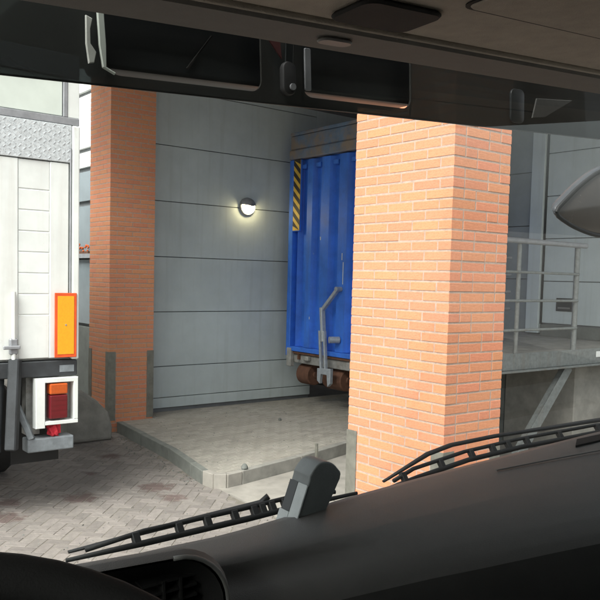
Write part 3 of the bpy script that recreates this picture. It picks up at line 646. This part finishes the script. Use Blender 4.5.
obj('flap', prism(BM(), rrect(0.735, 1.55, 0.25, 0.705, 0.015), 'z', 0.3015, 0.3055, 0.003), 'liner_brown', sh, 40)
obj('flap_gap', prism(BM(), rrect(0.729, 1.556, 0.244, 0.711, 0.02), 'z', 0.3040, 0.3058), 'dash_dark', sh)
obj('clip_button', prism(BM(), rrect(0.645, 0.700, 0.882, 0.908, 0.012), 'z', 0.2945, 0.2995, 0.002), 'trim_light', sh, 40)

# dashboard: section lofted across the cab
def lerp(t, tab):
    for (a, va), (b, vb) in zip(tab, tab[1:]):
        if t <= b: return va + (vb - va) * max(0, (t - a)) / (b - a)
    return tab[-1][1]
FRONT = [(-0.6, -0.40), (0.4, -0.398), (0.51, -0.402), (0.60, -0.399), (0.74, -0.391), (0.95, -0.386), (1.38, -0.381), (1.9, -0.385)]
RIDGE = [(-0.6, 0.85), (0.5, 0.85), (0.62, 0.825), (0.8, 0.775), (1.05, 0.715), (1.4, 0.66), (1.9, 0.64)]
rows = []
for i in range(61):
    u = UL + 0.01 + (UR - UL - 0.02) * i / 60; wf = lerp(u, FRONT); vr = lerp(u, RIDGE)
    P = [(1.04, wf - 0.16), (1.02, wf - 0.09), (0.995, wf - 0.025), (0.975, wf - 0.006), (0.95, wf), (0.90, wf - 0.002), (0.5 * (0.9 + vr), wf - 0.009), (vr + 0.03, wf - 0.022), (vr, wf - 0.036), (vr - 0.02, wf - 0.055), (vr - 0.03, wf - 0.085), (vr - 0.033, wf - 0.15), (vr - 0.02, wf - 0.24), (vr + 0.08, wf - 0.42), (vr + 0.1, wf - 0.8)]
    rows.append([Vector((u, v, w)) for v, w in P])
da = obj('dashboard', grid(BM(), rows), 'dash_plastic', cab, True)
rows = []
for i in range(61):
    u = UL + 0.01 + (UR - UL - 0.02) * i / 60; wf = lerp(u, FRONT); vr = lerp(u, RIDGE)
    rows.append([Vector((u, vr - a, wf - b)) for a, b in ((0.0265, 0.068), (0.0365, 0.088), (0.041, 0.15), (0.027, 0.24))])
obj('dash_fascia_shade', grid(BM(), rows), 'fascia', da, True)  # overlay that paints the dash front's shade as a darker band
obj('defroster_slot', prism(BM(), [(1.255, 0.915), (1.60, 0.90), (1.60, 0.93), (1.30, 0.945)], 'z', -0.3835, -0.3795), 'dash_dark', da)
tube_pts = [(1.02 + 0.06 * i, 0.905 - 0.012 * i * 0.6 - 0.02 * (i / 8) ** 2, lerp(1.02 + 0.06 * i, FRONT) + 0.0005) for i in range(11)]
obj('dash_seam', tube(BM(), tube_pts, 0.0016, 6), 'trim_light', da)
kx = 0.555
obj('switch', prism(BM(), rrect(kx, kx + 0.018, -0.495, -0.477, 0.006), 'y', 0.675, 0.735, 0.002), 'gadget_edge', da)
obj('switch', prism(BM(), rrect(kx + 0.022, kx + 0.05, -0.492, -0.482, 0.003), 'y', 0.68, 0.735, 0.002), 'trim_light', da)
for u in (0.73, 0.75): obj('switch', prism(BM(), rrect(u, u + 0.007, -0.50, -0.493, 0.002), 'y', 0.68, 0.70, 0.001), 'trim_light', da)
# instrument pod in front of the driver, rounded right shoulder, vents in its face
rows = []
for v, dw_, du in ((0.975, -0.085, 0.01), (0.955, -0.070, 0.004), (0.93, -0.054, 0.0), (0.88, -0.028, 0.0), (0.84, -0.013, 0.0), (0.812, -0.006, 0.002), (0.802, -0.011, 0.008)):
    wt = -0.338 + dw_; ur = 0.435 - du; r = 0.07
    row = [Vector((UL + 0.02, v, wt + 0.012)), Vector((0.0, v, wt + 0.012)), Vector((0.25, v, wt + 0.008))]
    for k in range(9):
        a = math.radians(90 - 90 * k / 8); row.append(Vector((ur - r + r * math.cos(a), v, wt - r + r * math.sin(a))))
    row.append(Vector((ur, v, wt - 0.45))); rows.append(row)
pod = obj('instrument_pod', grid(BM(), rows), 'dash_plastic', cab, True)
obj('pod_trim', tube(BM(), rows[-1][3:-1] + [Vector((0.427, 0.802, -0.60))], 0.003, 8), 'trim_light', pod, True)
rows2 = [[Vector((p.x - 0.004, 0.806, p.z - 0.004)) for p in rows[-1][2:]], [Vector((min(p.x, 0.415) - 0.02, 0.845, p.z - 0.036)) for p in rows[-1][2:]]]
obj('pod_lip', grid(BM(), rows2), 'dash_dark', pod, True)
obj('pod_face', B((UL + 0.03, 0.846, -0.80), (0.405, 0.850, -0.378)), 'dash_dark', pod)
for k in range(6): obj('vent_slat', B((0.325, 0.822, -0.385 - 0.013 * k), (0.395, 0.845, -0.382 - 0.013 * k)), 'dash_dark', pod)
for u in (0.35, 0.372): obj('vent_divider', B((u, 0.82, -0.46), (u + 0.003, 0.8455, -0.382)), 'dash_dark', pod)
# steering wheel
WC = Vector((0.03, 0.38, -0.372)); wt_ = Vector((0, 0.70, 0.714)).normalized(); wn = Vector((0, -0.714, 0.70)); RW = 0.235
rim = [WC + Vector((1, 0, 0)) * RW * math.cos(2 * math.pi * k / 64) + wt_ * RW * math.sin(2 * math.pi * k / 64) for k in range(65)]
swm = obj('steering_wheel', tube(BM(), rim, 0.0165, 14, False), 'dash_dark', cab, True)
obj('cluster_cowl', prism(BM(), [(-0.42, -0.80), (0.30, -0.80), (0.27, -0.42), (0.20, -0.33), (0.10, -0.295), (-0.22, -0.295), (-0.36, -0.36)], 'y', 0.56, 0.70, 0.012, 2), 'dash_dark', pod, 40)
obj('hub', lathe(BM(), [(0, -0.02), (0.085, -0.02), (0.09, -0.05), (0.06, -0.075), (0, -0.08)], Matrix.Translation(WC) @ rot_to(wn), 28), 'dash_dark', swm, 40)
for a in (15, 165, 270):
    d = Vector((1, 0, 0)) * math.cos(math.radians(a)) + wt_ * math.sin(math.radians(a))
    obj('spoke', bar(BM(), WC + d * 0.06 - wn * 0.045, WC + d * 0.232, 0.04, 0.014, wn), 'dash_dark', swm)
obj('column', tube(BM(), [WC - wn * 0.06, WC - wn * 0.5 + Vector((0, .1, 0))], 0.04, 14), 'dash_dark', swm, 40)

# exterior sun visor: smoked sheet at v 1.2 with two openings, lamp housings behind them
VV = 1.2; V0, V1 = 0.272, 0.52
def sheet_with_holes(u0, u1, w0, w1, holes, v, th):
    """flat sheet in the u-w plane with rounded rectangular holes"""
    bm = BM()
    cuts = sorted(holes); x = u0
    def slab_(pts): prism(bm, pts, 'y', v, v + th)
    for (a, b, c, d, r) in cuts:
        slab_([(x, w0), (a, w0), (a, w1), (x, w1)]); n = 6
        lo = [(a + r - r * math.cos(math.radians(90 * i / n)), c + r - r * math.sin(math.radians(90 * i / n))) for i in range(n + 1)]
        hi = [(b - r + r * math.sin(math.radians(90 * i / n)), c + r - r * math.cos(math.radians(90 * i / n))) for i in range(n + 1)]
        slab_([(a, w0), (b, w0), (b, c + r)] + hi[::-1][1:] + lo[::-1][:-1] + [(a, c + r)])
        slab_([(a, d), (b, d), (b, w1), (a, w1)]); x = b
    slab_([(x, w0), (u1, w0), (u1, w1), (x, w1)])
    return bm
HOLES = [(0.452, 0.738, 0.289, 0.40, 0.022), (0.826, 1.094, 0.290, 0.40, 0.022)]
vis = obj('sun_visor', sheet_with_holes(-0.5, 1.84, V0, V1, HOLES, VV, 0.005), 'smoked_acrylic', cab)
obj('visor_lip', tube(BM(), [(-0.5, VV + 0.002, V0), (1.84, VV + 0.002, V0)], 0.0018, 8), 'smoked_solid', vis, True)
for (a, b, c, d, r) in HOLES:
    lh = obj('lamp_housing', prism(BM(), rrect(a - 0.004, b + 0.03, c + 0.014, d + 0.03, 0.012), 'y', VV + 0.025, VV + 0.10, 0.008, 2), 'smoked_solid', vis, 40)
    if a < 0.6: obj('housing_rib', bar(BM(), (a + 0.15, VV + 0.022, c + 0.03), (a + 0.20, VV + 0.022, d - 0.02), 0.003, 0.003, (0, 1, 0)), 'dash_dark', lh)
obj('clip_bracket', prism(BM(), [(0.418, 0.372), (0.428, 0.368), (0.424, 0.352), (0.4235, 0.330), (0.432, 0.318), (0.428, 0.302), (0.4195, 0.300), (0.4165, 0.33)], 'y', VV - 0.012, VV - 0.006, 0.001), 'clear_clip', vis)
obj('clip_bracket', prism(BM(), [(0.436, 0.383), (0.446, 0.380), (0.4475, 0.33), (0.4465, 0.297), (0.461, 0.290), (0.460, 0.287), (0.441, 0.296), (0.437, 0.33)], 'y', VV - 0.014, VV - 0.007, 0.001), 'cream_panel', vis)
obj('clip_bracket', prism(BM(), rrect(0.826, 0.840, 0.300, 0.376, 0.003), 'y', VV - 0.009, VV - 0.005, 0.001), 'grey_frame', vis)
cl = obj('visor_clamp', prism(BM(), rrect(0.772, 0.800, 0.286, 0.345, 0.013), 'y', VV - 0.02, VV - 0.004, 0.004, 2), 'black', vis, 40)
obj('clamp_screw', tube(BM(), [(0.79, VV - 0.024, 0.30), (0.79, VV - 0.018, 0.30)], 0.006, 10), 'grey_frame', cl)
obj('clamp_arm', bar(BM(), (0.79, VV - 0.01, 0.335), (0.775, VV - 0.04, 0.41), 0.014, 0.008), 'smoked_solid', cl)
obj('clamp_tag', prism(BM(), [(0.745, 0.385), (0.772, 0.390), (0.776, 0.350)], 'y', VV - 0.009, VV - 0.006), 'dim_red', cl)
obj('clip_bracket', prism(BM(), [(1.47, 0.345), (1.60, 0.352), (1.50, 0.305), (1.455, 0.30)], 'y', VV - 0.012, VV - 0.008, 0.001), 'visor_grey', vis)
obj('visor_clamp', prism(BM(), rrect(1.385, 1.43, 0.285, 0.36, 0.013), 'y', VV - 0.01, VV - 0.004, 0.002, 2), 'smoked_solid', vis, 40)
for u in (0.0, 0.78, 1.41, 1.75): obj('visor_arm', bar(BM(), (u, VV, 0.45), (u, 1.0, 0.55), 0.03, 0.02), 'black', vis)

# wipers outside the glass
VWp = 1.085
def wiper(pts, armpts, gaps):
    pts = [Vector(p) for p in pts]
    w = obj('wiper', tube(BM(), pts, [0.003] + [0.005] * (len(pts) - 2) + [0.003], 8, flat=(1, 1.1)), 'black', cab, True)
    n = len(pts)
    off = Vector((0, 0.012, 0.0145))
    fr = [pts[0] + (pts[1] - pts[0]) * 0.25 + off * 0.5] + [p + off for p in pts[1:-1]] + [pts[-1] + (pts[-2] - pts[-1]) * 0.3 + off * .6]
    obj('blade_frame', tube(BM(), fr, 0.0042, 8, flat=(1, 1)), 'black', w, True)
    for t in gaps:
        k = min(int(t * (n - 1)), n - 2); f = t * (n - 1) - k; p = pts[k].lerp(pts[k + 1], f)
        obj('yoke', bar(BM(), p - Vector((0, 0, .002)), p + off * 1.0, 0.011, 0.012, (1, 0, 0)), 'black', w)
    obj('wiper_arm', tube(BM(), armpts, [0.003] + [0.0055] * (len(armpts) - 2) + [0.007], 8, flat=(1.2, 0.8)), 'black', w, True)
wiper([(0.315, VWp, -0.434), (0.44, VWp, -0.436), (0.62, VWp, -0.437), (0.70, VWp, -0.436), (0.85, VWp, -0.438)],
      [(0.325, VWp + 0.02, -0.430), (0.50, VWp + 0.024, -0.4265), (0.66, VWp + 0.026, -0.424), (0.672, VWp + 0.02, -0.414)], [0.22, 0.33, 0.40, 0.47, 0.55, 0.60, 0.66, 0.74, 0.82])
wiper([(0.925, VWp, -0.443), (1.00, VWp, -0.436), (1.14, VWp, -0.425), (1.30, VWp, -0.424), (1.58, VWp, -0.432), (1.75, VWp, -0.44)],
      [(0.93, VWp + 0.02, -0.436), (1.055, VWp + 0.03, -0.405), (1.12, VWp + 0.03, -0.397), (1.25, VWp + 0.03, -0.398), (1.75, VWp + 0.03, -0.42)], [0.12, 0.3, 0.42, 0.5, 0.56, 0.62, 0.7, 0.8, 0.9])

# front mirror outside, right of the windscreen
mo = [(1.715, 0.105), (1.76, 0.143), (1.834, 0.190), (1.92, 0.228), (2.03, 0.245), (2.13, 0.225), (2.19, 0.17), (2.18, 0.10), (2.10, 0.055), (2.0, 0.038), (1.90, 0.042), (1.82, 0.058), (1.76, 0.078)]
mc = Vector((1.96, 0.135))
def ring(s, v, dz=0.0): return [Vector((mc.x + (p[0] - mc.x) * s, v, mc.y + (p[1] - mc.y) * s + dz)) for p in mo]
def dense(o, n=3):
    res = []
    for i in range(len(o)):
        p0, p1, p2, p3 = [Vector((*o[(i + k) % len(o)],)) for k in (-1, 0, 1, 2)]
        for j in range(n):
            t = j / n; res.append(tuple(0.5 * ((2 * p1) + (p2 - p0) * t + (2 * p0 - 5 * p1 + 4 * p2 - p3) * t * t + (3 * p1 - p0 - 3 * p2 + p3) * t ** 3)))
    return res
mo = [(a + 0.022, b - 0.008) for a, b in dense(mo)]; mc = mc + Vector((0.022, -0.008))
bm = BM(); grid(bm, [ring(1.0, 1.34), ring(1.01, 1.348, 0.006), ring(0.96, 1.362, 0.013), ring(0.8, 1.375, 0.012), ring(0.5, 1.385, 0.008), ring(0.05, 1.39, 0.005)], True)
mr_ = obj('front_mirror', bm, 'mirror_shell', cab, True)
obj('mirror_rim', tube(BM(), ring(0.985, 1.339) + [ring(0.985, 1.339)[0]], 0.006, 8, False), 'black', mr_, True)
bm = BM(); grid(bm, [ring(0.975, 1.342), ring(0.8, 1.334), ring(0.55, 1.328), ring(0.3, 1.325), ring(0.03, 1.324)], True)
obj('mirror_glass', bm, 'mirror_face', mr_, True)
obj('mirror_arm', tube(BM(), [(2.10, 1.44, 0.2), (2.05, 1.36, 0.45), (1.90, 1.10, 0.58), (1.88, 0.95, 0.60)], 0.022, 12), 'black', mr_, True)

# small device standing on the dash
gd = bpy.data.objects.new('dash_device', None); COL.objects.link(gd)
gd.matrix_world = MC @ Matrix.Translation((0.64, 0.955, -0.405)); WT['dash_device'] = Vector((0.64, 0.955, -0.405))
tag(gd, 'small dark grey leaning device standing on the dashboard edge above the wiper', 'device')
case = [(0.64 + (a - 0.64) * 0.9 - 0.006, -0.415 + (b + 0.415) * 0.93) for a, b in ((0.620, -0.425), (0.682, -0.41), (0.722, -0.348), (0.717, -0.328), (0.700, -0.315), (0.678, -0.314), (0.660, -0.330), (0.654, -0.346))]
dv = obj('case', prism(BM(), case[:2] + [p for p in dense(case, 4)[8:28]] + case[-1:], 'y', 0.945, 0.992, 0.003, 3), 'gadget', gd, 50)
def off_side(u0, w0, u1, w1, t, v0, v1, nm, m):
    u0, u1 = [0.64 + (a - 0.64) * 0.9 - 0.006 for a in (u0, u1)]; w0, w1 = [-0.415 + (b + 0.415) * 0.93 for b in (w0, w1)]
    d = Vector((u1 - u0, w1 - w0)); n_ = Vector((-d.y, d.x)).normalized() * t
    obj(nm, prism(BM(), [(u0, w0), (u1, w1), (u1 + n_.x, w1 + n_.y), (u0 + n_.x, w0 + n_.y)], 'y', v0, v1, 0.0008), m, gd)
off_side(0.6200, -0.424, 0.6535, -0.347, 0.003, 0.943, 0.968, 'side_rail', 'gadget_edge')
off_side(0.6200, -0.424, 0.6330, -0.394, 0.003, 0.9685, 0.995, 'side_rail', 'gadget_edge')
off_side(0.6335, -0.393, 0.6535, -0.347, 0.003, 0.9685, 0.991, 'side_window', 'smoked_solid')
obj('foot', B((0.615, 0.94, -0.44), (0.69, 0.998, -0.412), 0.004), 'dash_dark', gd)

# loose grit and leaf crumbs on the paving
bm = BM()
for k in range(1500):
    if k % 3: X, Y, Z = random.uniform(-2.4, 0.5), random.uniform(2.0, 6.4), 0.0
    else: X, Y, Z = random.uniform(0.7, 4.4), random.uniform(3.6, 6.8), 0.14
    if k % 5 == 0: t_ = random.random(); X = 0.46 + 0.36 * t_ - random.random() ** 2 * 0.2; Y = 3.6 + 2.7 * t_; Z = 0.0
    if Z and not inside((X, Y), PLAT): continue
    if not Z and not inside((X, Y), YARD): continue
    r_ = random.uniform(0.003, 0.011) * (1.6 if k % 40 == 0 else 1)
    q_ = [Vector((X + r_ * random.uniform(-1.3, 1.3), Y + r_ * random.uniform(-1.3, 1.3), Z)) for _ in range(3)]
    vs_ = [bm.verts.new(p) for p in q_] + [bm.verts.new((X, Y, Z + r_ * 0.9))]
    for f_ in ((0, 1, 3), (1, 2, 3), (2, 0, 3)): bm.faces.new([vs_[i] for i in f_])
gr = stuff(obj('grit', bm, 'concrete_dark')); gr['label'] = 'loose dark grit and crumbs scattered over the paving'; gr['category'] = 'grit'
